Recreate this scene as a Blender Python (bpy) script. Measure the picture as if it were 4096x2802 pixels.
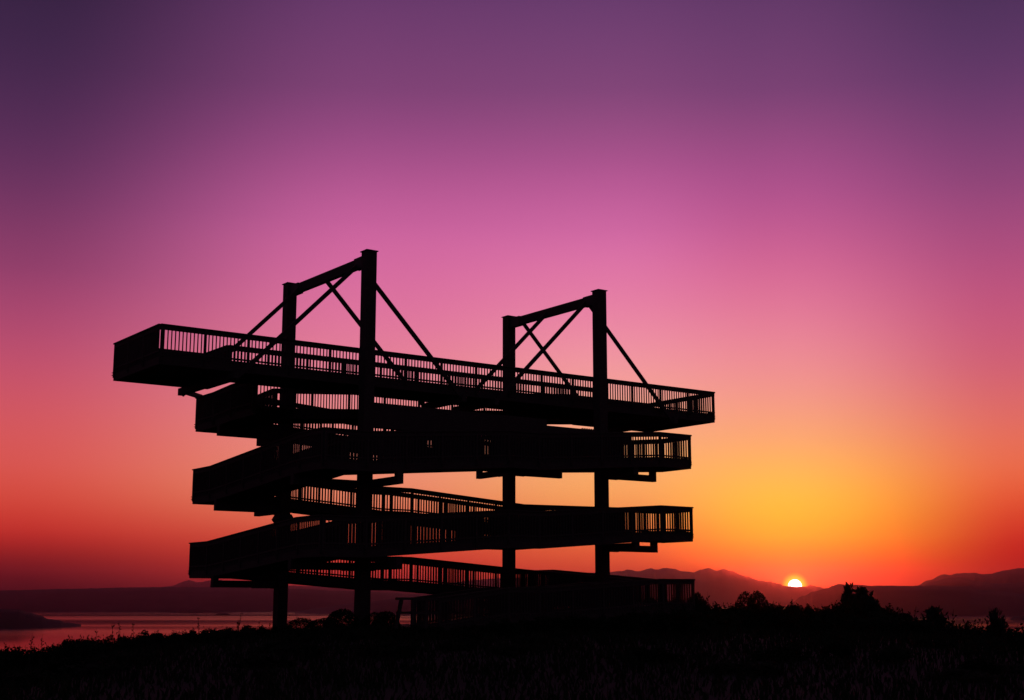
import bpy, bmesh, math, random
from math import radians as RAD, degrees as DEG
from mathutils import Vector, noise

for o in list(bpy.data.objects):
    bpy.data.objects.remove(o, do_unlink=True)
sc = bpy.context.scene
C = sc.collection
random.seed(11)

# ------------------------------------------------------------------ camera
S = 1.2                                   # metres per survey unit
FPX, CX, CY, HOR = 5400.0, 2048.0, 1401.0, 2410.0
TILT = math.atan((HOR - CY) / FPX)
EYE = 0.7 * S                             # eye height above the tower's ground
cam_d = bpy.data.cameras.new('camera')
cam = bpy.data.objects.new('camera', cam_d); C.objects.link(cam)
cam.location = (0, 0, EYE); cam.rotation_euler = (math.pi / 2 + TILT, 0, 0)
cam_d.sensor_width = 36.0; cam_d.lens = FPX / 4096 * 36.0
cam_d.clip_start = 0.1; cam_d.clip_end = 120000
sc.camera = cam

def ray(px, py):
    """direction of a point of the view: x right, y forward, z up"""
    X = (px - CX) / FPX; Y = (CY - py) / FPX
    return Vector((X, math.cos(TILT) - Y * math.sin(TILT), math.sin(TILT) + Y * math.cos(TILT)))
def bearing(px, py):
    r = ray(px, py); return DEG(math.atan2(r.x, r.y))
def elevation(px, py):
    r = ray(px, py); return DEG(math.atan2(r.z, math.hypot(r.x, r.y)))

SUN_AZ, SUN_EL = bearing(3180, 2346), elevation(3180, 2346)

# ------------------------------------------------------------------ sky
def lin(c):
    return tuple((v / 255 / 12.92) if v / 255 <= .04045 else ((v / 255 + .055) / 1.055) ** 2.4 for v in c) + (1,)

world = bpy.data.worlds.new('World'); sc.world = world; world.use_nodes = True
nt = world.node_tree; nt.nodes.clear(); L = nt.links
def nd(t, **k):
    n = nt.nodes.new(t)
    for a, b in k.items(): setattr(n, a, b)
    return n
def mth(op, a, b=None, c=None):
    n = nd('ShaderNodeMath', operation=op)
    for i, v in enumerate((a, b, c)):
        if v is None: continue
        if isinstance(v, (int, float)): n.inputs[i].default_value = v
        else: L.new(v, n.inputs[i])
    return n.outputs[0]
def mrange(v, a, b, c=0., d=1., mode='SMOOTHSTEP'):
    n = nd('ShaderNodeMapRange', interpolation_type=mode)
    L.new(v, n.inputs[0])
    for i, x in enumerate((a, b, c, d)): n.inputs[i + 1].default_value = x
    return n.outputs[0]
def mix(f, a, b, mode='MIX'):
    n = nd('ShaderNodeMix', data_type='RGBA', blend_type=mode)
    for i, v in ((0, f), (6, a), (7, b)):
        if isinstance(v, (int, float)): n.inputs[i].default_value = v
        elif isinstance(v, tuple): n.inputs[i].default_value = v
        else: L.new(v, n.inputs[i])
    return n.outputs[2]
tc = nd('ShaderNodeTexCoord'); sep = nd('ShaderNodeSeparateXYZ'); L.new(tc.outputs['Generated'], sep.inputs[0])
el = mth('MULTIPLY', mth('ARCSINE', sep.outputs[2]), 180 / math.pi)
az = mth('MULTIPLY', mth('ARCTAN2', sep.outputs[0], sep.outputs[1]), 180 / math.pi)
E0, E1 = -2.0, 30.0
elf = mrange(el, E0, E1, 0, 1, 'LINEAR')
def sky_ramp(x, rows):
    n = nd('ShaderNodeValToRGB'); L.new(elf, n.inputs[0]); cr = n.color_ramp; cr.interpolation = 'B_SPLINE'
    pts = sorted((max(0., min(1., (elevation(x * 1.7625, y * 1.7625) - E0) / (E1 - E0))), lin(c)) for y, c in rows)
    for i, (p, c) in enumerate(pts):
        e = cr.elements[i] if i < 2 else cr.elements.new(p)
        e.position = p; e.color = c
    return n.outputs[0]
KEYS = [
 (0, [(-160, (46, 30, 58)), (10, (58, 37, 70)), (200, (72, 42, 80)), (400, (102, 51, 96)), (600, (146, 64, 108)), (720, (173, 74, 113)), (830, (196, 83, 110)), (940, (213, 90, 98)),
      (1050, (221, 90, 82)), (1130, (216, 76, 60)), (1200, (200, 48, 41)), (1250, (150, 33, 31)), (1300, (78, 14, 22)), (1345, (28, 6, 14)), (1400, (22, 6, 12))]),
 (850, [(-160, (80, 46, 92)), (10, (107, 60, 110)), (200, (126, 67, 117)), (300, (149, 74, 130)), (400, (175, 85, 143)), (500, (199, 98, 157)), (560, (208, 104, 160)), (650, (218, 112, 160)), (750, (226, 122, 158)),
      (850, (233, 135, 150)), (950, (237, 141, 138)), (1050, (239, 146, 120)), (1120, (236, 140, 104)), (1190, (222, 100, 72)), (1250, (214, 66, 48)), (1300, (192, 48, 42)), (1345, (105, 26, 36)), (1400, (60, 16, 24))]),
 (1400, [(-160, (80, 47, 92)), (10, (106, 62, 112)), (200, (128, 70, 120)), (300, (152, 78, 132)), (400, (178, 86, 146)), (520, (208, 105, 164)), (600, (221, 116, 167)), (700, (232, 130, 165)), (800, (240, 149, 165)),
      (900, (246, 165, 150)), (1000, (249, 174, 124)), (1080, (250, 176, 104)), (1150, (244, 158, 86)), (1220, (230, 108, 60)), (1280, (220, 78, 46)), (1330, (165, 40, 36)), (1400, (80, 28, 28))]),
 (1780, [(-160, (78, 45, 90)), (10, (101, 60, 107)), (200, (120, 66, 116)), (300, (146, 74, 127)), (400, (169, 80, 139)), (500, (190, 90, 146)), (600, (212, 104, 150)), (700, (226, 122, 154)), (800, (236, 140, 152)),
      (900, (243, 155, 140)), (1000, (250, 172, 112)), (1080, (255, 190, 84)), (1150, (255, 196, 58)), (1220, (252, 170, 36)), (1265, (242, 124, 20)), (1300, (208, 64, 16)), (1340, (150, 24, 10)), (1400, (90, 20, 14))]),
 (2324, [(-160, (62, 41, 76)), (10, (82, 52, 94)), (200, (100, 58, 106)), (400, (142, 70, 122)), (560, (174, 79, 128)), (700, (197, 88, 126)), (830, (208, 98, 118)), (950, (226, 112, 100)), (1050, (236, 114, 76)),
      (1130, (230, 88, 50)), (1210, (202, 44, 30)), (1270, (172, 20, 16)), (1320, (130, 14, 14)), (1400, (70, 14, 14))])]
AZK = [bearing(x * 1.7625, 2000) for x, _ in KEYS]
AZC = AZK[2]
sky = sky_ramp(*KEYS[0])
for i in range(1, len(KEYS)):
    sky = mix(mrange(az, AZK[i - 1], AZK[i]), sky, sky_ramp(*KEYS[i]))
# away from the sunset the sky turns to dusk
dusk = lin((50, 42, 64))
off = mth('ABSOLUTE', mth('SUBTRACT', az, AZC))
sky = mix(mrange(off, 22, 105), sky, dusk)
sky = mix(mrange(el, 24, 75), sky, dusk)
sky = mix(mrange(el, -1.0, -4.0), sky, lin((12, 8, 10)))
# sun disc with its aureole
sd = Vector((math.sin(RAD(SUN_AZ)) * math.cos(RAD(SUN_EL)), math.cos(RAD(SUN_AZ)) * math.cos(RAD(SUN_EL)), math.sin(RAD(SUN_EL))))
dp = nd('ShaderNodeVectorMath', operation='DISTANCE'); L.new(tc.outputs['Generated'], dp.inputs[0]); dp.inputs[1].default_value = sd
ang = mth('MULTIPLY', dp.outputs['Value'], 180 / math.pi)
disc = mrange(ang, .285, .255); halo = mth('POWER', mrange(ang, .62, .26), 1.3); glow = mth('POWER', mrange(ang, 3.4, .2, 0, 1, 'LINEAR'), 4.0)
sky = mix(1.0, sky, mix(glow, (0, 0, 0, 1), (.30, .07, 0, 1)), 'ADD')
sky = mix(halo, sky, (1.0, .72, .02, 1))
sky = mix(disc, sky, (6.0, 5.2, 4.4, 1))
bg = nd('ShaderNodeBackground'); L.new(sky, bg.inputs[0]); bg.inputs[1].default_value = 1.0
wo = nd('ShaderNodeOutputWorld'); L.new(bg.outputs[0], wo.inputs[0])
world.cycles.sampling_method = 'MANUAL'; world.cycles.sample_map_resolution = 2048

sl = bpy.data.lights.new('sun', 'SUN'); sl.energy = 0.24; sl.angle = RAD(.53); sl.color = (1, .13, .04)
sun = bpy.data.objects.new('sun', sl); C.objects.link(sun)
sun.rotation_euler = (-sd).to_track_quat('-Z', 'Y').to_euler()
sun.location = (30, 60, 30)
vs = sc.view_settings
vs.view_transform = 'Standard'; vs.look = 'None'; vs.exposure = 0.0; vs.gamma = 1.0; vs.use_curve_mapping = False
sc.cycles.use_denoising = True
sc.cycles.volume_bounces = 0
sc.cycles.max_bounces = 6

# ------------------------------------------------------------------ materials
def mat(name, c1, c2, scale=8., rough=.85, stretch=(1, 1, 1), bump=.3, spec=.2):
    m = bpy.data.materials.new(name); m.use_nodes = True; t = m.node_tree; b = t.nodes['Principled BSDF']
    b.inputs['Roughness'].default_value = rough; b.inputs['Specular IOR Level'].default_value = spec
    co = t.nodes.new('ShaderNodeTexCoord'); mp = t.nodes.new('ShaderNodeMapping'); mp.inputs['Scale'].default_value = stretch
    no = t.nodes.new('ShaderNodeTexNoise'); no.inputs['Scale'].default_value = scale; no.inputs['Detail'].default_value = 6
    cr = t.nodes.new('ShaderNodeValToRGB'); cr.color_ramp.elements[0].position = .3; cr.color_ramp.elements[1].position = .7
    cr.color_ramp.elements[0].color = c1 + (1,); cr.color_ramp.elements[1].color = c2 + (1,)
    bu = t.nodes.new('ShaderNodeBump'); bu.inputs['Strength'].default_value = bump; bu.inputs['Distance'].default_value = .02
    k = t.links.new
    k(co.outputs['Object'], mp.inputs[0]); k(mp.outputs[0], no.inputs[0]); k(no.outputs[0], cr.inputs[0])
    k(cr.outputs[0], b.inputs['Base Color']); k(no.outputs[0], bu.inputs['Height']); k(bu.outputs[0], b.inputs['Normal'])
    return m
WOOD = mat('weathered_timber', (.045, .034, .026), (.085, .066, .05), 5, .9, (1, 6, 6))
STEEL = mat('dark_painted_steel', (.03, .028, .027), (.05, .042, .036), 3, .65, bump=.1, spec=.3)
LEAF = mat('dark_leaves', (.014, .02, .009), (.032, .042, .016), 2, .9, spec=.05)
NEEDLE = mat('conifer_needles', (.015, .025, .014), (.03, .045, .022), 2, .85)
STEM = mat('plant_stem', (.03, .025, .018), (.06, .05, .035), 6, .9)
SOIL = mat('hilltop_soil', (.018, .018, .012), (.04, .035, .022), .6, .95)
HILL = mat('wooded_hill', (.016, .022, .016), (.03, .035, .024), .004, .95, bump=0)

def water_mat():
    m = bpy.data.materials.new('sea_water'); m.use_nodes = True; t = m.node_tree; b = t.nodes['Principled BSDF']
    b.inputs['Base Color'].default_value = (.012, .02, .025, 1); b.inputs['IOR'].default_value = 1.33
    co = t.nodes.new('ShaderNodeTexCoord'); k = t.links.new
    mp = t.nodes.new('ShaderNodeMapping'); mp.inputs['Scale'].default_value = (.35, 1, 1)
    n1 = t.nodes.new('ShaderNodeTexNoise'); n1.inputs['Scale'].default_value = .04; n1.inputs['Detail'].default_value = 5
    mp2 = t.nodes.new('ShaderNodeMapping'); mp2.inputs['Scale'].default_value = (.12, 1, 1)
    n2 = t.nodes.new('ShaderNodeTexNoise'); n2.inputs['Scale'].default_value = .0011; n2.inputs['Detail'].default_value = 3
    cr = t.nodes.new('ShaderNodeMapRange'); cr.inputs[1].default_value = .35; cr.inputs[2].default_value = .65; cr.inputs[3].default_value = .05; cr.inputs[4].default_value = .11
    bu = t.nodes.new('ShaderNodeBump'); bu.inputs['Strength'].default_value = .02; bu.inputs['Distance'].default_value = 1.0
    k(co.outputs['Object'], mp.inputs[0]); k(mp.outputs[0], n1.inputs[0]); k(n1.outputs[0], bu.inputs['Height']); k(bu.outputs[0], b.inputs['Normal'])
    k(co.outputs['Object'], mp2.inputs[0]); k(mp2.outputs[0], n2.inputs[0]); k(n2.outputs[0], cr.inputs[0]); k(cr.outputs[0], b.inputs['Roughness'])
    return m
SEA = water_mat()

# ------------------------------------------------------------------ object helpers
def link(name, verts, faces, m, parent=None, smooth=False):
    me = bpy.data.meshes.new(name); me.from_pydata([tuple(v) for v in verts], [], faces); me.materials.append(m); me.update()
    if smooth: me.polygons.foreach_set('use_smooth', [True] * len(me.polygons))
    o = bpy.data.objects.new(name, me); C.objects.link(o); o.parent = parent
    return o
def empty(name, loc=(0, 0, 0), rz=0.):
    o = bpy.data.objects.new(name, None); C.objects.link(o); o.location = loc; o.rotation_euler = (0, 0, rz); o.empty_display_size = .3
    return o
def tag(o, label=None, cat=None, group=None, kind=None):
    if label: o['label'] = label
    if cat: o['category'] = cat
    if group: o['group'] = group
    if kind: o['kind'] = kind
    return o
def structure(o, label=None):
    o['kind'] = 'structure'
    if label: o['label'] = label
    return o
BOXF = [(0, 1, 2, 3), (7, 6, 5, 4), (0, 4, 5, 1), (1, 5, 6, 2), (2, 6, 7, 3), (3, 7, 4, 0)]

class MB:
    """collects boxes for one mesh"""
    def __init__(s): s.v = []; s.f = []
    def hexa(s, p8):
        n = len(s.v); s.v += [tuple(p) for p in p8]; s.f += [tuple(n + i for i in q) for q in BOXF]; return s
    def build(s, name, m, parent=None): return link(name, s.v, s.f, m, parent)

# ------------------------------------------------------------------ setting: sea, hills, hilltop
SEA_Z = -70.0
def fan_sheet(name, z, r, m, n=96):
    vs_ = [(0, 0, z)] + [(r * math.cos(2 * math.pi * i / n), r * math.sin(2 * math.pi * i / n), z) for i in range(n)]
    return link(name, vs_, [(0, 1 + i, 1 + (i + 1) % n) for i in range(n)], m)
structure(fan_sheet('sea', SEA_Z, 28900, SEA), 'calm dusk sea reflecting the red sky')

def hill(name, dist, line, label, halfdepth, rough=6., seed=0, step=4.):
    """a range of hills: skyline given as view points at a real distance, with front and back slopes"""
    def sky_y(x):
        if x <= line[0][0]: return line[0][1]
        for (xa, ya), (xb, yb) in zip(line, line[1:]):
            if x <= xb:
                t = (x - xa) / (xb - xa); t = t * t * (3 - 2 * t); return ya + (yb - ya) * t
        return line[-1][1]
    verts = []; cols = 0; rows = 9
    x = line[0][0]
    while x <= line[-1][0] + .01:
        r = ray(x, HOR); d = Vector((r.x, r.y, 0)).normalized()
        h = elevation(x, sky_y(x)); top = EYE + dist * math.tan(RAD(h))
        for j in range(rows):
            t = -1 + 2 * j / (rows - 1)
            prof = max(0., 1 - abs(t)) ** .8
            p = d * (dist + t * halfdepth)
            nz = noise.fractal(Vector((p.x / 420 + seed, p.y / 420, seed)), 1.0, 2.0, 5) * rough * (1 if j != rows // 2 else .22)
            nz += noise.noise(Vector((p.x / 55 + seed, p.y / 55, 3.))) * min(rough * .3, dist * .0005)
            z = SEA_Z - 8 + (top - SEA_Z + 8) * prof + nz * (prof if j else 0)
            verts.append((p.x, p.y, z))
        cols += 1; x += step
    faces = []
    for i in range(cols - 1):
        for j in range(rows - 1):
            a = i * rows + j; faces.append((a, a + rows, a + rows + 1, a + 1))
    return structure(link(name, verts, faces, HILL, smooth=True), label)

hill('far_mountains', 25300, [(-900, 2420), (100, 2400), (560, 2372), (665, 2347), (755, 2323), (790, 2329), (860, 2321), (980, 2330), (1150, 2343), (1400, 2350), (1700, 2338),
    (2000, 2315), (2250, 2298), (2438, 2289), (2480, 2285), (2519, 2279), (2554, 2286), (2604, 2275), (2628, 2279), (2668, 2272), (2697, 2276), (2735, 2286),
    (2779, 2290), (2806, 2279), (2837, 2272), (2869, 2283), (2898, 2277), (2924, 2285), (2982, 2305), (3047, 2324), (3085, 2327), (3115, 2334), (3150, 2345),
    (3190, 2348), (3224, 2347), (3246, 2341), (3273, 2347), (3310, 2356), (3420, 2372), (3520, 2390)], 'pale far mountain range beyond the bay', 3500, 30, 3.1)
hill('mountain_range', 13500, [(3440, 2430), (3560, 2390), (3640, 2352), (3667, 2342), (3721, 2320), (3781, 2298), (3811, 2301), (3841, 2293), (3901, 2293), (3931, 2298), (3973, 2296), (4021, 2284),
    (4063, 2275), (4130, 2270), (4400, 2262), (5000, 2300), (5600, 2400)], 'mountain range rising to the north of the sunset', 2200, 20, 8.3)
hill('middle_ridge', 10000, [(3500, 2425), (3640, 2372), (3740, 2326), (3800, 2312), (3850, 2310), (3920, 2326), (3990, 2334), (4060, 2332), (4150, 2326), (4500, 2330), (5200, 2400)], 'middle ridge in front of the taller range', 1200, 13, 5.7)
hill('low_ridge', 12500, [(-1500, 2395), (-400, 2372), (0, 2362), (300, 2356), (520, 2351), (660, 2349), (900, 2350), (1150, 2356), (1400, 2366), (1700, 2378), (1950, 2392), (2200, 2420)], 'long flat ridge across the water', 1300, 10, 1.2)
hill('headland', 8300, [(3140, 2425), (3220, 2382), (3253, 2366), (3311, 2353), (3335, 2343), (3357, 2337), (3415, 2339), (3499, 2344), (3661, 2345), (3780, 2342), (3860, 2343), (3931, 2362),
    (4052, 2370), (4096, 2380), (4200, 2400), (4500, 2425)], 'dark wooded headland below the mountains', 800, 7, 9.4)
hill('far_headland', 9000, [(1180, 2447), (1290, 2430), (1420, 2412), (1600, 2396), (1800, 2388), (2100, 2392), (2400, 2440)], 'dim headland seen below the ramps', 500, 6, 4.4)
hill('islet', 9800, [(685, 2449), (720, 2441), (800, 2437), (850, 2440), (930, 2449)], 'low islet in the bay', 90, 3, 2.2)
hill('near_islet', 7900, [(862, 2458), (880, 2454), (900, 2453), (925, 2458)], 'tiny low islet in the bay', 30, 2, 6.2)
hill('island_spur', 4400, [(-700, 2426), (-100, 2432), (75, 2439), (120, 2450), (165, 2463), (200, 2477), (240, 2481), (265, 2491), (330, 2497)], 'dark wooded spur of land in the water', 260, 4, 7.7, 3.)
hill('right_point', 6000, [(4035, 2474), (4062, 2465), (4110, 2458), (4300, 2446), (4800, 2455)], 'dark wooded point beside the inlet', 150, 4, 3.3)

def smooth01(t): t = max(0., min(1., t)); return t * t * (3 - 2 * t)
def ground_z(x, y):
    r = math.hypot(x, y)
    z = -1.05 + .85 * smooth01((y - 12) / 30)
    z += -1.15 * smooth01((-x - 7) / 10) * smooth01((y - 10) / 20)
    z += -2.3 * smooth01((x - 12.5) / 9) * smooth01((y - 22) / 18)
    z += .06 * noise.noise(Vector((x * .35, y * .35, 2.))) + .10 * noise.noise(Vector((x * .08, y * .08, 5.)))
    fall = max(0., r - 66 + 16 * smooth01((-x - 4) / 12) - 4 * noise.noise(Vector((x * .03, y * .03, 1.))))
    return z - .22 * fall * smooth01(fall / 30) - .03 * fall
def ground():
    verts = []; faces = []; NA = 180
    radii = [0, 3, 6, 9, 12, 15, 18, 21, 24, 27, 30, 33, 36, 39, 42, 45, 48, 51, 54, 57, 60, 64, 68, 73, 80, 90, 105, 125, 150, 190, 250, 330, 420, 540]
    for k, r in enumerate(radii):
        for i in range(NA):
            a = 2 * math.pi * i / NA; x, y = r * math.sin(a), r * math.cos(a); verts.append((x, y, ground_z(x, y)))
    for k in range(len(radii) - 1):
        for i in range(NA):
            a, b = k * NA + i, k * NA + (i + 1) % NA; faces.append((a, b, b + NA, a + NA))
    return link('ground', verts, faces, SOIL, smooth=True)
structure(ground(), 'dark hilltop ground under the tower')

# ------------------------------------------------------------------ the tower (survey units: u towards the viewer, v along the deck, z over eye level)
TO = (-2.3297, 46.6951)                    # centre of the four columns
tower = empty('observation_tower', (TO[0] * S, TO[1] * S, 0), math.atan2(.5854, .8107))
tag(tower, 'tall dark lookout tower with ramps winding round four columns and a long railed deck', 'tower')
def T(u, v, z): return Vector((v * S, -u * S, (z + .7) * S))

def sbox(mb, p, q, lat, a, b, off=0.):
    """bar from p to q (u, v, rail height) spanning a..b below the rail line, `lat` wide, ends plumb"""
    du, dv = q[0] - p[0], q[1] - p[1]; l = math.hypot(du, dv); nu, nv = -dv / l, du / l
    pts = []
    for e in (p, q):
        for s_, zz in ((-1, a), (1, a), (1, b), (-1, b)):
            w = off + s_ * lat / 2
            pts.append(T(e[0] + nu * w, e[1] + nv * w, e[2] + zz))
    return mb.hexa([pts[0], pts[1], pts[2], pts[3], pts[4], pts[5], pts[6], pts[7]])
def abox(mb, u0, u1, v0, v1, z0, z1):
    c = [T(u, v, z) for z in (z0, z1) for u, v in ((u0, v0), (u1, v0), (u1, v1), (u0, v1))]
    return mb.hexa(c)
def bar(mb, p, q, w, h):
    """rectangular bar between two points of the tower frame"""
    P, Q = T(*p), T(*q); d = (Q - P).normalized(); side = d.cross(Vector((0, 0, 1))).normalized(); up = side.cross(d)
    pts = []
    for e in (P, Q):
        for a, b in ((-1, -1), (1, -1), (1, 1), (-1, 1)): pts.append(e + side * a * w * S / 2 + up * b * h * S / 2)
    return mb.hexa(pts)

HW = .18                                   # half width of a column
CU, CV = 2.77, 4.73
COLS = {'C1': (-CU, -CV), 'C2': (CU, -CV), 'C3': (-CU, CV), 'C4': (CU, CV)}
def bolt_row(parent, u, v, zs, hu, hv):
    for z in zs:
        for du, dv in ((hu, 0), (-hu, 0), (0, hv), (0, -hv)):
            mb = MB(); abox(mb, u + du - (.03 if du else .015), u + du + (.03 if du else .015), v + dv - (.03 if dv else .015), v + dv + (.03 if dv else .015), z - .015, z + .015)
            mb.build('bolt', STEEL, parent)
for k, (u, v) in COLS.items():
    mb = MB(); abox(mb, u - HW, u + HW, v - HW, v + HW, -1.5, 10.955)
    col = mb.build('column', WOOD, tower)
    mb = MB(); abox(mb, u - HW - .035, u + HW + .035, v - HW - .035, v + HW + .035, 10.96, 10.99); mb.build('cap_plate', STEEL, col)
    bolt_row(col, u, v, (10.55, 10.75), HW, HW)
# portal beams with splice plates and gussets
for v in (-CV, CV):
    mb = MB(); abox(mb, -CU + HW + .002, CU - HW - .002, v - .09, v + .09, 10.54, 10.85); be = mb.build('portal_beam', WOOD, tower)
    for sg in (-1, 1):
        mb = MB(); ua, ub = sorted((sg * (CU - HW - .004), sg * (CU - HW - .62)))
        abox(mb, ua, ub, v - .11, v + .11, 10.515, 10.875); mb.build('splice_plate', STEEL, be)
        for i in range(4):
            uu = sg * (CU - HW - .1 - .13 * i)
            mb = MB(); abox(mb, uu - .02, uu + .02, v - .05, v + .05, 10.49, 10.90); mb.build('bolt', STEEL, be)
        mb = MB(); e = sg * (CU - HW - .003)
        pts = [T(e, v - .02, 10.52), T(e, v + .02, 10.52), T(e - sg * .10, v + .02, 10.52), T(e - sg * .10, v - .02, 10.52),
               T(e, v - .02, 10.38), T(e, v + .02, 10.38), T(e - sg * .01, v + .02, 10.38), T(e - sg * .01, v - .02, 10.38)]
        mb.hexa(pts); mb.build('gusset', STEEL, be)
# braces from the portals down to the deck's cross beams
DV = 8.85
for sg in (-1, 1):
    for u in (2.1, -1.95):
        mb = MB(); bar(mb, (u, sg * 4.76, 10.66), (u, sg * DV, 6.57), .08, .13); mb.build('brace', WOOD, tower)
    for u in (2.1, -.27):
        mb = MB(); bar(mb, (u, sg * 4.66, 10.66), (u, sg * .62, 6.62), .08, .13); mb.build('brace', WOOD, tower)
    mb = MB(); abox(mb, -2.1, 2.2, sg * DV - .09, sg * DV + .09, 6.57, 6.795); mb.build('cross_beam', WOOD, tower)
    mb = MB(); abox(mb, -.36, 2.2, sg * .66 - .08, sg * .66 + .08, 6.57, 6.795); mb.build('cross_beam', WOOD, tower)
# longitudinal tie beams between the near columns
mb = MB(); abox(mb, CU - .09, CU + .09, -CV + HW + .002, CV - HW - .002, 5.35, 5.925); tb = mb.build('tie_beam', WOOD, tower)
mb = MB(); abox(mb, CU - .07, CU + .07, -CV + HW + .004, 2.3, 5.927, 6.14); mb.build('packing_beam', WOOD, tb)
for i in range(6):
    mb = MB(); abox(mb, CU - .03, CU + .03, CV - HW - .15 - .1 * i - .018, CV - HW - .15 - .1 * i + .018, 5.926, 5.965); mb.build('bolt', STEEL, tb)
# collar under the second left landing
u, v = COLS['C1']; mb = MB()
for za, zb, wa, wb in ((2.60, 2.76, .02, .11), (2.762, 2.94, .11, .03)):
    mb.hexa([T(u + a * (HW + w), v + b * (HW + w), z) for z, w in ((za, wa), (zb, wb)) for a, b in ((-1, -1), (1, -1), (1, 1), (-1, 1))])
mb.build('collar', STEEL, tower)
# strut tying the deck's end beam to the top landing
mb = MB(); bar(mb, (-2.0, -DV, 6.72), (-4.55, -7.1, 6.98), .08, .16); mb.build('tie_strut', WOOD, tower)

# --- railings
PICK = .1135; PW = .024
PICKET = {}
singles = [0]; bulk = MB()
def picket_mesh(slope):
    k = round(slope, 3)
    if k not in PICKET:
        mb = MB(); h = PW / 2; t = .020
        pts = [Vector((x * S, y * S, (z + (x * k)) * S)) for z in (-.96, -.10) for x, y in ((-h, -t), (h, -t), (h, t), (-h, t))]
        mb.hexa(pts)
        me = bpy.data.meshes.new('picket'); me.from_pydata([tuple(p) for p in mb.v], [], mb.f); me.materials.append(WOOD); PICKET[k] = me
    return PICKET[k]
POST = {}
def post_mesh():
    if 'p' not in POST:
        mb = MB()
        def b(x0, x1, y0, y1, z0, z1): mb.hexa([Vector((x * S, y * S, z * S)) for z in (z0, z1) for x, y in ((x0, y0), (x1, y0), (x1, y1), (x0, y1))])
        b(-.034, .034, -.034, .034, -1.10, -.005)
        for z in (-.95, -1.03): b(-.015, .015, -.075, .075, z - .012, z + .012)
        me = bpy.data.meshes.new('post'); me.from_pydata([tuple(p) for p in mb.v], [], mb.f); me.materials.append(WOOD); POST['p'] = me
    return POST['p']
def railing(pts, own=False, boarded=0., end_posts=(True, True)):
    """pts: polyline (u, v, rail height). One part; its posts and pickets are sub-parts (or join the bulk)"""
    mb = MB()
    for p, q in zip(pts, pts[1:]):
        sbox(mb, p, q, .13, 0, -.04); sbox(mb, p, q, .05, -.041, -.165); sbox(mb, p, q, .05, -.78, -.83)
    root = mb.build('railing', WOOD, tower)
    dist = 0.; first = True
    for si, (p, q) in enumerate(zip(pts, pts[1:])):
        du, dv, dz = q[0] - p[0], q[1] - p[1], q[2] - p[2]; l = math.hypot(du, dv); sl_ = dz / l
        ang_ = math.atan2(-du, dv)                       # local x = v, local y = -u
        npst = max(1, round(l / 1.4)); bay = l / npst
        for i in range(npst + 1):
            if i == 0 and not (first and end_posts[0]): continue
            if i == npst and si == len(pts) - 2 and not end_posts[1]: continue
            t = min(max(i * bay, .05), l - .05) / l
            o = bpy.data.objects.new('post', post_mesh()); C.objects.link(o); o.parent = root
            o.location = T(p[0] + du * t, p[1] + dv * t, p[2] + dz * t); o.rotation_euler = (0, 0, ang_)
        if boarded:                                      # second, staggered row of boards behind the pickets
            for i in range(npst):
                n = max(1, round(bay / PICK) - 1); pk_ = bay / (n + 1)
                for j in range(n + 1):
                    ta, tb_ = (i * bay + (j + .5) * pk_ - boarded / 2) / l, (i * bay + (j + .5) * pk_ + boarded / 2) / l
                    P_, Q_ = (p[0] + du * ta, p[1] + dv * ta, p[2] + dz * ta), (p[0] + du * tb_, p[1] + dv * tb_, p[2] + dz * tb_)
                    sbox(bulk, P_, Q_, .018, -.10, -.86, .035)
        for i in range(npst):
            n = max(1, round(bay / PICK) - 1); pk_ = bay / (n + 1); s0 = i * bay + pk_
            for j in range(n):
                t = (s0 + j * pk_) / l; loc = T(p[0] + du * t, p[1] + dv * t, p[2] + dz * t)
                me = picket_mesh(sl_)
                if own and singles[0] < 300:
                    singles[0] += 1
                    o = bpy.data.objects.new('picket', me); C.objects.link(o); o.parent = root; o.location = loc; o.rotation_euler = (0, 0, ang_)
                else:
                    ca, sa = math.cos(ang_), math.sin(ang_)
                    bulk.hexa([(loc.x + v_.co.x * ca - v_.co.y * sa, loc.y + v_.co.x * sa + v_.co.y * ca, loc.z + v_.co.z) for v_ in me.vertices])
        first = False
    return root
def run(name, p, q, half, ext=(0., 0.)):
    """a walkway strip between two centre points: floor planks on two edge beams"""
    mb = MB()
    sbox(mb, p, q, 2 * half - .12, -.87, -.93)
    for s_ in (-1, 1): sbox(mb, p, q, .09, -.86, -1.19, s_ * (half - .045))
    return mb.build(name, WOOD, tower)

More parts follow.
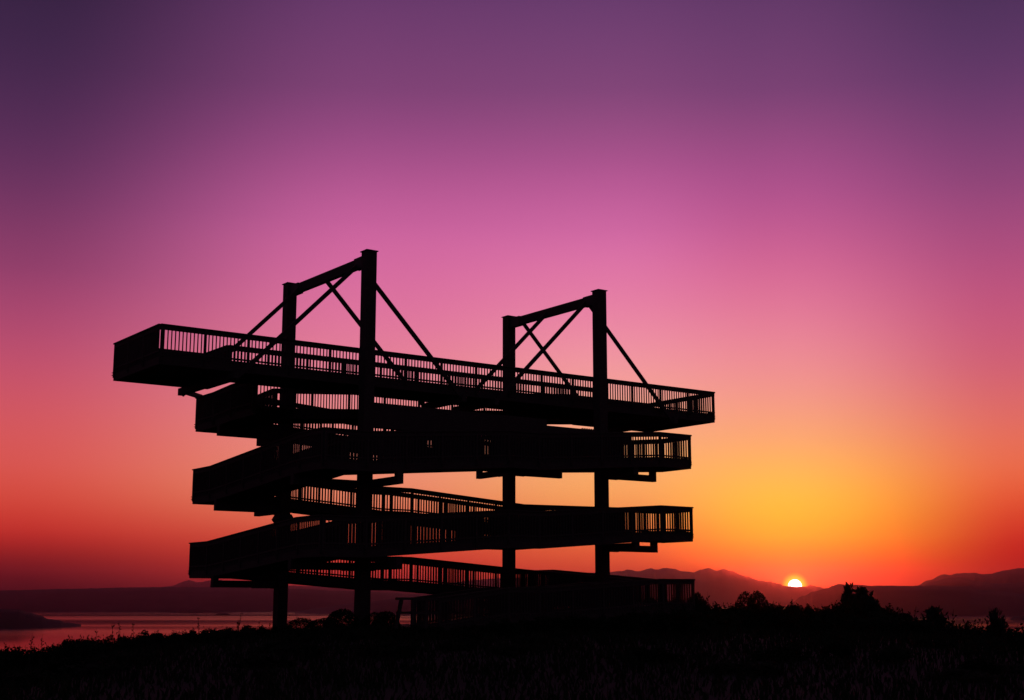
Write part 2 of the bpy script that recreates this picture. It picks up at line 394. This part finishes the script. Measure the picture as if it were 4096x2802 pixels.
A, B, IA, IB = 4.7, 7.2, 3.2, 5.7
MA, MBB = (A + IA) / 2, (B + IB) / 2
def mid(za, zb):
    return (za + zb) / 2
def landing(su, sv, z):
    mb = MB(); u0, u1 = sorted((su * IA, su * A)); v0, v1 = sorted((sv * IB, sv * B))
    abox(mb, u0 + .06, u1 - .06, v0 + .06, v1 - .06, z - .93, z - .87)
    for uu in (u0, u1 - .09): abox(mb, uu, uu + .09, v0, v1, z - 1.19, z - .86)
    for vv in (v0, v1 - .09): abox(mb, u0 + .092, u1 - .092, vv, vv + .09, z - 1.19, z - .86)
    mb.build('landing', WOOD, tower)
    railing([(su * IA, sv * B, z), (su * A, sv * B, z)]); railing([(su * A, sv * IB, z), (su * A, sv * B, z)])
def bracket(u, v, du, dv, z, reach, low=1.51):
    """cantilever under a landing: beam, end block, bolts"""
    zb, zt = z - low, z - low + .225
    mb = MB()
    if dv:
        a, b = sorted((v + dv * (HW + .002), dv * reach)); abox(mb, u - .1, u + .1, a, b, zb, zt)
    else:
        a, b = sorted((u + du * (HW + .002), du * reach)); abox(mb, a, b, v - .1, v + .1, zb, zt)
    br = mb.build('bracket', WOOD, tower)
    mb = MB(); e = (dv or du); a, b = sorted((e * reach, e * (reach - .19)))
    if dv: abox(mb, u - .1, u + .1, a, b, zt + .001, z - 1.14)
    else: abox(mb, a, b, v - .1, v + .1, zt + .001, z - 1.14)
    mb.build('end_block', WOOD, br)
    for i in range(5):
        mb = MB(); w = .35 + i * .085
        if dv: c = v + dv * w; abox(mb, u - .06, u + .06, c - .016, c + .016, zb - .022, zb - .001)
        else: c = u + du * w; abox(mb, c - .016, c + .016, v - .06, v + .06, zb - .022, zb - .001)
        mb.build('bolt', STEEL, br)
def leg_u(sv, z0, z1, su0, boarded=0.):
    """ramp along u on side sv, from su0 side to the other"""
    a = (su0 * IA, 0, z0); 
    run('ramp', (su0 * IA, sv * MBB, z0), (-su0 * IA, sv * MBB, z1), .75)
    railing([(su0 * IA, sv * B, z0), (-su0 * IA, sv * B, z1)], end_posts=(False, False), boarded=boarded * .7)
    railing([(su0 * IA, sv * IB, z0), (-su0 * IA, sv * IB, z1)], boarded=boarded)
def leg_v(su, z0, z1, sv0, start=None, boarded=0.):
    """ramp along v on side su with a level rest in the middle"""
    zm = mid(z0, z1)
    v0 = sv0 * IB if start is None else start
    stops = [(v0, z0), (sv0 * .6, zm), (-sv0 * .6, zm), (-sv0 * IB, z1)]
    for (va, za), (vb, zb) in zip(stops, stops[1:]): run('ramp', (su * MA, va, za), (su * MA, vb, zb), .75)
    railing([(su * A, v, z) for v, z in stops], end_posts=(start is not None, False)); railing([(su * IA, v, z) for v, z in stops], boarded=boarded)

# the deck first: its near railing shows every picket
HWD, HL, DZ = 1.9, 11.15, 8.0
railing([(HWD, -HL, DZ), (HWD, HL, DZ)], own=True)
railing([(-HWD, HL, DZ), (HWD, HL, DZ)], own=True, end_posts=(True, False))
railing([(-HWD, 7.15, DZ), (-HWD, HL, DZ)], own=True)
railing([(-HWD, -HL, DZ), (HWD, -HL, DZ)], own=False, end_posts=(True, False))
railing([(-HWD, -HL, DZ), (-HWD, -8.15, DZ)], end_posts=(False, True))
railing([(-HWD, -8.15, DZ), (-.05, -8.15, DZ)])
railing([(-.05, -8.15, DZ), (-.05, 7.15, DZ)])
def deck_floor(u0, u1, v0, v1):
    mb = MB(); abox(mb, u0 + .05, u1 - .05, v0, v1, DZ - .93, DZ - .87); mb.build('deck_floor', WOOD, tower)
deck_floor(-HWD, HWD, -HL, -8.15); deck_floor(-.05, HWD, -8.148, 7.148); deck_floor(-HWD, HWD, 7.15, HL)
for (u, va, vb) in ((HWD - .05, -HL, HL), (0., -8.1, 7.1), (-HWD + .05, -HL, -8.15), (-HWD + .05, 7.15, HL)):
    mb = MB(); abox(mb, u - .05, u + .05, va, vb, DZ - 1.19, DZ - .86); mb.build('edge_beam', WOOD, tower)
for v in (-HL + .05, -8.1, 7.2, HL - .05):
    mb = MB(); abox(mb, -HWD + .102, HWD - .102, v - .05, v + .05, DZ - 1.19, DZ - .94); mb.build('edge_beam', WOOD, tower)

# the winding ramps, from the ground up
L1, N1, R1, F1, L2, N2, R2, F2, L3 = 1.987, 2.46, 3.25, 3.745, 4.483, 4.96, 5.765, 6.235, 6.97
R0, F0, EN = .78, 1.255, .14
leg_v(1, EN, R0, -1, start=-3.25, boarded=.07); landing(1, 1, R0)
leg_u(1, R0, F0, 1, boarded=.086); landing(-1, 1, F0); leg_v(-1, F0, L1, 1); landing(-1, -1, L1)
leg_u(-1, L1, N1, -1, boarded=.086); landing(1, -1, N1); leg_v(1, N1, R1, -1, boarded=.086); landing(1, 1, R1)
leg_u(1, R1, F1, 1); landing(-1, 1, F1); leg_v(-1, F1, L2, 1); landing(-1, -1, L2)
leg_u(-1, L2, N2, -1, boarded=.086); landing(1, -1, N2); leg_v(1, N2, R2, -1, boarded=.086); landing(1, 1, R2)
leg_u(1, R2, F2, 1); landing(-1, 1, F2); leg_v(-1, F2, L3, 1); landing(-1, -1, L3)
# top approach: in between the columns, then up the slot to the deck
run('ramp', (-IA, -MBB, L3), (-1.75, -MBB, 7.05), .75)
railing([(-IA, -B, L3), (-1.75, -B, 7.05), (-.1, -B, 7.05)]); railing([(-IA, -IB, L3), (-1.75, -IB, 7.05)])
run('landing', (-1.75, -MBB, 7.05), (-.1, -MBB, 7.05), .75); railing([(-.1, -B, 7.05), (-.1, -IB, 7.05)])
run('ramp', (-.93, -IB, 7.05), (-.93, 7.15, DZ), .8)
railing([(-1.75, -IB, 7.05), (-1.75, 7.15, DZ)])
# brackets at every turn
for z in (L1, L2, L3): bracket(-CU, -CV, 0, -1, z, 7.21); bracket(-CU, -CV, -1, 0, z, 4.86)
for z in (N1, N2): bracket(CU, -CV, 0, -1, z, 7.21); bracket(CU, -CV, 1, 0, z, 4.9)
for z in (R0, R1, R2): bracket(CU, CV, 0, 1, z, 7.21); bracket(CU, CV, 1, 0, z, 4.62)
for z in (F0, F1, F2): bracket(-CU, CV, 0, 1, z, 7.24, 1.445); bracket(-CU, CV, -1, 0, z, 4.86, 1.445)
# entry handrails with raked ends
for u in (A, IA):
    mb = MB()
    v0 = -4.62 if u == A else -3.75
    sbox(mb, (u, v0 - .06, EN), (u, -3.25, EN), .07, 0, -.07)
    sbox(mb, (u, v0 - .03, EN), (u, -2.3, EN), .05, -.42, -.48)
    sbox(mb, (u, -3.25, EN), (u, -2.3, EN), .05, -.42, -.48)
    bar(mb, (u, v0 + .12, EN - .06), (u, v0 - .06, EN - .9), .06, .07)
    hr = mb.build('handrail', WOOD, tower)
    for v in ((-4.13, -3.67) if u == A else (-2.9,)):
        mb = MB(); abox(mb, u - .04, u + .04, v - .04, v + .04, -.9, EN - .01); mb.build('post', WOOD, hr)
pk = bulk.build('picket', WOOD, tower); pk['kind'] = 'stuff'

# ------------------------------------------------------------------ vegetation
def leafy(n, rx, ry, h, seed, leaf=.07, lumps=9, floor=.1):
    """leaf faces spread through several lumps; returns verts, faces"""
    rnd = random.Random(seed); V, F = [], []
    cs = []
    for i in range(lumps):
        a = rnd.uniform(0, 6.283); r = rnd.random() ** .6 * .75
        hh = rnd.uniform(.3, 1) * h * (1 - .45 * r)
        cs.append((Vector((math.cos(a) * r * rx, math.sin(a) * r * ry, hh * .72)), rnd.uniform(.3, .55) * min(rx, h * .6)))
    for i in range(n):
        c, rad = rnd.choice(cs)
        d = Vector((rnd.gauss(0, 1), rnd.gauss(0, 1), rnd.gauss(0, 1))).normalized() * rad * rnd.random() ** .4
        p = c + d
        if p.z < floor: p.z = floor + rnd.random() * .15
        a = Vector((rnd.gauss(0, 1), rnd.gauss(0, 1), rnd.gauss(0, .7))).normalized(); b = a.orthogonal().normalized()
        s_ = leaf * rnd.uniform(.6, 1.4); k = len(V)
        V += [p - a * s_, p + b * s_ * .45, p + a * s_, p - b * s_ * .45]; F.append((k, k + 1, k + 2, k + 3))
    return V, F, cs
def tube(V, F, pts, rads, n=5):
    k0 = len(V)
    for i, (p, r) in enumerate(zip(pts, rads)):
        d = (pts[min(i + 1, len(pts) - 1)] - pts[max(i - 1, 0)]).normalized(); a = d.orthogonal().normalized(); b = d.cross(a)
        for j in range(n):
            t = 2 * math.pi * j / n; V.append(p + a * math.cos(t) * r + b * math.sin(t) * r)
    for i in range(len(pts) - 1):
        for j in range(n):
            a0 = k0 + i * n + j; a1 = k0 + i * n + (j + 1) % n; F.append((a0, a1, a1 + n, a0 + n))
def mesh(name, V, F, m):
    me = bpy.data.meshes.new(name); me.from_pydata([tuple(v) for v in V], [], F); me.materials.append(m); return me
def shrub_proto(seed, rx, h, n, leaf, lumps):
    V, F, cs = leafy(n, rx, rx, h, seed, leaf, lumps)
    SV, SF = [], []
    for c, r in cs: tube(SV, SF, [Vector((c.x * .1, c.y * .1, -.3)), Vector((c.x * .5, c.y * .5, c.z * .5)), c], [.035, .022, .008])
    rt = random.Random(seed + 50)
    for i in range(26):                                  # thin twigs breaking the outline
        c, r = rt.choice(cs); d = Vector((rt.gauss(0, .6), rt.gauss(0, .6), rt.uniform(.4, 1))).normalized()
        tip = c + d * r * rt.uniform(1.1, 1.75)
        tube(SV, SF, [c, c.lerp(tip, .6), tip], [.012, .008, .003], 3)
        for q in range(7):
            p = c.lerp(tip, rt.uniform(.5, 1.02)); a = Vector((rt.gauss(0, 1), rt.gauss(0, 1), rt.gauss(0, 1))).normalized(); b = a.orthogonal().normalized(); s_ = leaf * rt.uniform(.5, 1.1); k = len(V)
            V += [p, p + a * s_ * .6 + b * s_ * .35, p + a * s_ * 1.3, p + a * s_ * .6 - b * s_ * .35]; F.append((k, k + 1, k + 2, k + 3))
    return mesh('foliage', V, F, LEAF), mesh('stem', SV, SF, STEM)
def round_proto(seed, r, n):
    rnd = random.Random(seed); V, F = [], []
    for i in range(n):
        d = Vector((rnd.gauss(0, 1), rnd.gauss(0, 1), rnd.gauss(0, 1))).normalized(); rr = r * (1 - .35 * rnd.random() ** 2.2) * (1 + .07 * noise.noise(d * 2.5 + Vector((seed, 0, 0))))
        p = Vector((d.x * rr, d.y * rr, abs(d.z) * rr * 1.15 + .05)); a = Vector((rnd.gauss(0, 1), rnd.gauss(0, 1), rnd.gauss(0, 1))).normalized(); b = a.orthogonal().normalized(); s_ = .06 * rnd.uniform(.6, 1.3); k = len(V)
        V += [p - a * s_, p + b * s_ * .5, p + a * s_, p - b * s_ * .5]; F.append((k, k + 1, k + 2, k + 3))
    SV, SF = [], []
    for i in range(7):
        a = i * .9; tube(SV, SF, [Vector((0, 0, -.3)), Vector((math.cos(a) * r * .3, math.sin(a) * r * .3, r * .45)), Vector((math.cos(a) * r * .6, math.sin(a) * r * .6, r * .8))], [.04, .025, .01])
    return mesh('foliage', V, F, LEAF), mesh('stem', SV, SF, STEM)
def weed_proto(seed, h, leafn):
    rnd = random.Random(seed); V, F, SV, SF = [], [], [], []
    for s_ in range(rnd.choice((1, 2, 3))):
        lean = Vector((rnd.uniform(-.3, .3), rnd.uniform(-.3, .3), 1)); hh = h * rnd.uniform(.65, 1)
        pts = [Vector((0, 0, -.2)) + Vector((lean.x * t * t * hh * .7, lean.y * t * t * hh * .7, t * (hh + .2))) for t in (0, .3, .6, .85, 1)]
        tube(SV, SF, pts, [.018, .015, .012, .008, .004], 4)
        for i in range(leafn):
            t = rnd.uniform(.25, 1); p = Vector((lean.x * t * t * hh * .7, lean.y * t * t * hh * .7, t * hh - .1)); a = Vector((rnd.gauss(0, 1), rnd.gauss(0, 1), rnd.uniform(.1, .8))).normalized(); b = a.orthogonal().normalized(); l = rnd.uniform(.06, .16); k = len(V)
            V += [p, p + a * l * .5 + b * l * .2, p + a * l, p + a * l * .5 - b * l * .2]; F.append((k, k + 1, k + 2, k + 3))
    return mesh('foliage', V, F, LEAF), mesh('stem', SV, SF, STEM)
def pine_proto(seed, h, w, tiers, n=1300):
    rnd = random.Random(seed); V, F, SV, SF = [], [], [], []
    tube(SV, SF, [Vector((0, 0, -.5)), Vector((.05, 0, h * .5)), Vector((-.04, .03, h * .98))], [.16, .1, .015], 7)
    for i in range(tiers):
        t = (i + .6) / tiers; z = h * (.2 + (.62 if tiers > 6 else .74) * t)
        for k_ in range(rnd.choice((3, 4, 5))):
            a = rnd.uniform(0, 6.283); l = w * max(.06, (1.04 - t)) ** 1.15 * rnd.uniform(.4, 1.25)
            tip = Vector((math.cos(a) * l, math.sin(a) * l, z + rnd.uniform(-.05, .22) * l)); base = Vector((0, 0, z - .1 * l))
            tube(SV, SF, [base, (base + tip) / 2 + Vector((0, 0, .03 * l)), tip], [.035, .022, .008], 4)
            for q in range(max(10, int(n / tiers / 4))):
                f = rnd.uniform(.3, 1.06); p = base.lerp(tip, f) + Vector((rnd.gauss(0, 1) * .13 * w * .5, rnd.gauss(0, 1) * .13 * w * .5, rnd.gauss(0, 1) * .06 + .03))
                d = Vector((rnd.gauss(0, .6), rnd.gauss(0, .6), rnd.uniform(.1, 1))).normalized(); b = d.orthogonal().normalized(); s_ = rnd.uniform(.08, .17); k = len(V)
                V += [p, p + d * s_ * .5 + b * s_ * .22, p + d * s_, p + d * s_ * .5 - b * s_ * .22]; F.append((k, k + 1, k + 2, k + 3))
    return mesh('crown', V, F, NEEDLE), mesh('trunk', SV, SF, STEM)

SHRUBS = [shrub_proto(s, 1.0, 1.0, 1500, .075, 11) for s in (1, 2, 3, 4, 5)]
ROUNDS = [round_proto(s, 1.0, 2600) for s in (21, 22)]
WEEDS = [weed_proto(s, 1.0, 26) for s in (31, 32, 33, 34, 35)]
def plant(name, protos, kind, loc, sx, sz, rz, label, cat, group, parts=('foliage', 'stem')):
    root = empty(name, loc, rz); tag(root, label, cat, group)
    for me, nm in zip(protos[kind % len(protos)], parts):
        o = bpy.data.objects.new(nm, me); C.objects.link(o); o.parent = root; o.scale = (sx, sx, sz)
    return root
def at(px, dist):
    r = ray(px, HOR); d = Vector((r.x, r.y, 0)).normalized() * dist; return d.x, d.y, ground_z(d.x, d.y)
def top_to(px, py, dist):
    return EYE + dist * math.tan(RAD(elevation(px, py)))
rnd = random.Random(5)
MARKS = ((230, 'on the low slope above the wooded spur'), (560, 'on the slope above the open bay'), (820, 'on the slope near the lowest landing'), (1060, 'under the lowest landing of the tower'),
         (1220, 'at the foot of the back left column'), (1420, 'between the two left columns'), (1560, 'at the foot of the front left column'), (1780, 'beside the ramp entrance handrail'), (2020, 'before the foot of the entrance ramp'),
         (2250, 'before the lowest ramp near its back column'), (2500, 'before the lowest ramp at the front right column'), (2780, 'before the end of the lowest ramp'), (2900, 'just beyond the end of the lowest ramp'),
         (3110, 'near the pair of rounded bushes'), (3260, 'straight under the setting sun'), (3480, 'around the spiked pine'), (3700, 'below the dark headland'), (3960, 'towards the inlet'), (9999, 'at the edge of the inlet'))
def shrub_label(px, h, w, row):
    size = 'low' if h < .55 else 'knee high' if h < .85 else 'waist high' if h < 1.2 else 'head high' if h < 1.8 else 'tall'
    shape = 'narrow' if w < .62 else 'bushy' if w < .95 else 'broad' if w < 1.3 else 'sprawling'
    place = next(p for x, p in MARKS if px < x)
    if row.startswith('behind'): place, row = ('behind the entrance ramp' if px < 2200 else 'behind the lowest ramp' if px < 2500 else 'behind the lowest landing'), ''
    return '%s %s dark shrub %s%s' % (size, shape, row, place)
def skyline(pts, dist, step, row, group, wmul=1.0, jit=7):
    x = pts[0][0]
    while x <= pts[-1][0]:
        for (xa, ya), (xb, yb) in zip(pts, pts[1:]):
            if xa <= x <= xb: y = ya + (yb - ya) * (x - xa) / (xb - xa)
        d = dist + rnd.uniform(-3, 3); X, Y, Z = at(x, d); h = max(.3, top_to(x, y + rnd.uniform(-jit, jit), d) - Z)
        w = min(1.6, max(.45, h * rnd.uniform(.55, .95)) * wmul)
        plant('shrub', SHRUBS, rnd.randrange(5), (X, Y, Z - .05), w, h, rnd.uniform(0, 6.28), shrub_label(x, h, w, row), 'shrub', group)
        x += step * rnd.uniform(.75, 1.25)
skyline([(-60, 2550), (34, 2558), (103, 2570), (193, 2564), (241, 2546), (303, 2530), (430, 2528), (551, 2522), (602, 2510), (671, 2510), (792, 2497)], 44, 46, '', 'shrubs on the hilltop')
skyline([(800, 2494), (950, 2489), (1100, 2488), (1250, 2494), (1400, 2494), (1560, 2490), (1650, 2492), (1750, 2494), (1900, 2496)], 41, 46, '', 'shrubs on the hilltop')
skyline([(1890, 2484), (2000, 2466), (2200, 2448), (2500, 2436), (2760, 2404)], 43, 44, '', 'shrubs on the hilltop', 1.1)
skyline([(1930, 2455), (2150, 2425), (2450, 2395), (2600, 2372), (2790, 2364)], 71, 40, 'behind the tower ', 'shrubs on the hilltop', 1.1)
skyline([(2790, 2374), (2805, 2392), (2890, 2393), (2944, 2403), (3073, 2396), (3137, 2396), (3202, 2405), (3299, 2405), (3328, 2390), (3480, 2386), (3553, 2420), (3661, 2438), (3721, 2462), (3901, 2456), (4003, 2462),
         (4051, 2486), (4110, 2524)], 60, 34, 'in the thicket ', 'bushes in the thicket', 1.0, 5)
skyline([(2790, 2425), (3100, 2440), (3400, 2440), (3700, 2490), (3950, 2520), (4096, 2600)], 48, 60, 'fronting the thicket ', 'bushes at the front of the thicket', 1.3)
# rounded shrubs
for px, py, d, w, lb in ((1370, 2436, 50, .50, 'smooth dome shaped shrub beside the front left column'), (1300, 2470, 46, .5, 'small rounded shrub by the foot of the left columns'), (1545, 2444, 52, .42, 'rounded shrub near the ramp entrance handrail'), (1500, 2448, 49, .4, 'little rounded shrub behind the front left column'),
                     (2982, 2369, 62, .42, 'rounded bush in the thicket left of the sun'), (3030, 2366, 63, .44, 'rounded bush standing next to another under the sun'), (2785, 2372, 58, .4, 'bush crowding the end of the lowest ramp'), (1210, 2470, 47, .45, 'fuzzy round shrub right of the back left column')):
    X, Y, Z = at(px, d); h = top_to(px, py, d) - Z
    plant('rounded_shrub', ROUNDS, px, (X, Y, Z - .05), w * 1.35, h / 1.15, rnd.uniform(0, 6), lb, 'shrub', 'rounded shrubs on the hilltop')
# tall weeds breaking the skyline
for px, py, d, lb in ((455, 2470, 40, 'bare weed stalk over the bay'), (490, 2478, 40, None), (545, 2466, 41, 'bare weed stalk over the bay'), (395, 2495, 39, 'bare weed stalk over the bay'), (130, 2530, 38, 'bare weed stalk over the bay'), (175, 2536, 38, 'bare weed stalk over the bay'), (720, 2492, 40, 'bare weed stalk over the bay'),
                  (800, 2447, 42, 'leafy upright weed against the water left of the columns'), (955, 2444, 43, 'slender leafy weed against the water by the tower'), (1080, 2464, 43, 'short weed beside the back left column'), (1040, 2474, 42, 'short weed beside the back left column'), (1190, 2452, 45, 'short weed beside the back left column'),
                  (2806, 2332, 58, 'tall thin weed by the end of the lowest ramp'), (2822, 2335, 58, 'tall thin weed by the end of the lowest ramp'), (2838, 2352, 58, 'tall thin weed by the end of the lowest ramp'), (3090, 2372, 60, 'ragged weed rising from the thicket'), (3105, 2376, 60, 'ragged weed rising from the thicket'), (3160, 2386, 60, 'ragged weed rising from the thicket'),
                  (3520, 2398, 60, 'ragged weed rising from the thicket'), (3640, 2424, 60, 'ragged weed rising from the thicket'), (3790, 2436, 60, 'ragged weed rising from the thicket'), (3960, 2440, 60, 'ragged weed rising from the thicket'), (4040, 2464, 58, 'ragged weed rising from the thicket'), (4066, 2488, 58, 'ragged weed rising from the thicket')):
    X, Y, Z = at(px, d); h = top_to(px, py, d) - Z
    lb = lb or 'bushy headed weed standing over the bay'
    plant('weed', WEEDS, px // 3, (X, Y, Z), min(1.2, .55 * h), h, rnd.uniform(0, 6), lb, 'weed', 'tall weeds on the skyline')
# pines on the right
PINES = [pine_proto(41, 1.0, .62, 7), pine_proto(42, 1.0, .8, 5)]
for px, py, d, k, w, lb in ((3395, 2340, 66, 0, 1.25, 'ragged pine with a spiked top right of the sun'), (3450, 2373, 68, 1, 2.0, 'flat topped pine beside the spiked one'), (3735, 2448, 62, 1, 1.8, 'small round headed tree low in the thicket'), (3975, 2460, 60, 1, 1.3, 'small ragged tree at the edge of the inlet')):
    X, Y, Z = at(px, d); h = top_to(px, py, d) - Z
    plant('pine_tree', PINES, k, (X, Y, Z), w, h, rnd.uniform(0, 6), lb, 'tree', None, ('crown', 'trunk'))
# low shrubs scattered in the foreground grass
for i in range(26):
    px, d = rnd.uniform(60, 4040), rnd.uniform(27, 37); X, Y, Z = at(px, d); h = rnd.uniform(.3, .5); w = rnd.uniform(.5, .95)
    plant('shrub', SHRUBS, i, (X, Y, Z - .05), w, h, rnd.uniform(0, 6.28), 'low dark shrub in the foreground grass', 'shrub', 'low shrubs in the foreground grass')
# undergrowth over the whole hilltop
def undergrowth():
    r_ = random.Random(77); V, F = [], []
    for i in range(52000):
        a = r_.uniform(-.42, .42); d = 21 + 42 * r_.random() ** .8
        x, y = math.sin(a) * d, math.cos(a) * d; z = ground_z(x, y)
        cl = .5 + .5 * noise.noise(Vector((x * .4, y * .4, 9.))); hh = r_.uniform(.06, .2) + .22 * cl * cl
        if math.hypot(x - TO[0] * S, y - TO[1] * S) < 13: hh *= .4
        p = Vector((x, y, z - .03)); lean = Vector((r_.gauss(0, .35), r_.gauss(0, .35), 1)); w = Vector((r_.gauss(0, 1), r_.gauss(0, 1), 0)).normalized() * r_.uniform(.012, .03)
        m_ = p + Vector((lean.x * hh * .3, lean.y * hh * .3, hh * .6)); t_ = p + Vector((lean.x * hh, lean.y * hh, hh)); k = len(V)
        V += [p - w, p + w, m_ + w * .8, m_ - w * .8, t_]; F += [(k, k + 1, k + 2, k + 3), (k + 3, k + 2, k + 4)]
    o = link('undergrowth', V, F, LEAF); return tag(o, 'dark grass and undergrowth covering the hilltop', 'grass', None, 'stuff')
undergrowth()

# ------------------------------------------------------------------ haze over the bay
def haze():
    r = 29500.; z0, z1 = SEA_Z - 14, 700.
    vs_ = [(x, y, z) for z in (z0, z1) for x, y in ((-r, -r), (r, -r), (r, r), (-r, r))]
    m = bpy.data.materials.new('haze'); m.use_nodes = True; t = m.node_tree; t.nodes.clear()
    v = t.nodes.new('ShaderNodeVolumePrincipled'); o = t.nodes.new('ShaderNodeOutputMaterial'); t.links.new(v.outputs[0], o.inputs['Volume'])
    v.inputs['Color'].default_value = (1, .42, .68, 1); v.inputs['Density'].default_value = 0.27 / 24000; v.inputs['Anisotropy'].default_value = .93
    ob = link('haze', vs_, [tuple(reversed(q)) for q in BOXF], m)
    return tag(ob, 'thin evening haze over the bay', 'haze', None, 'stuff')
haze()
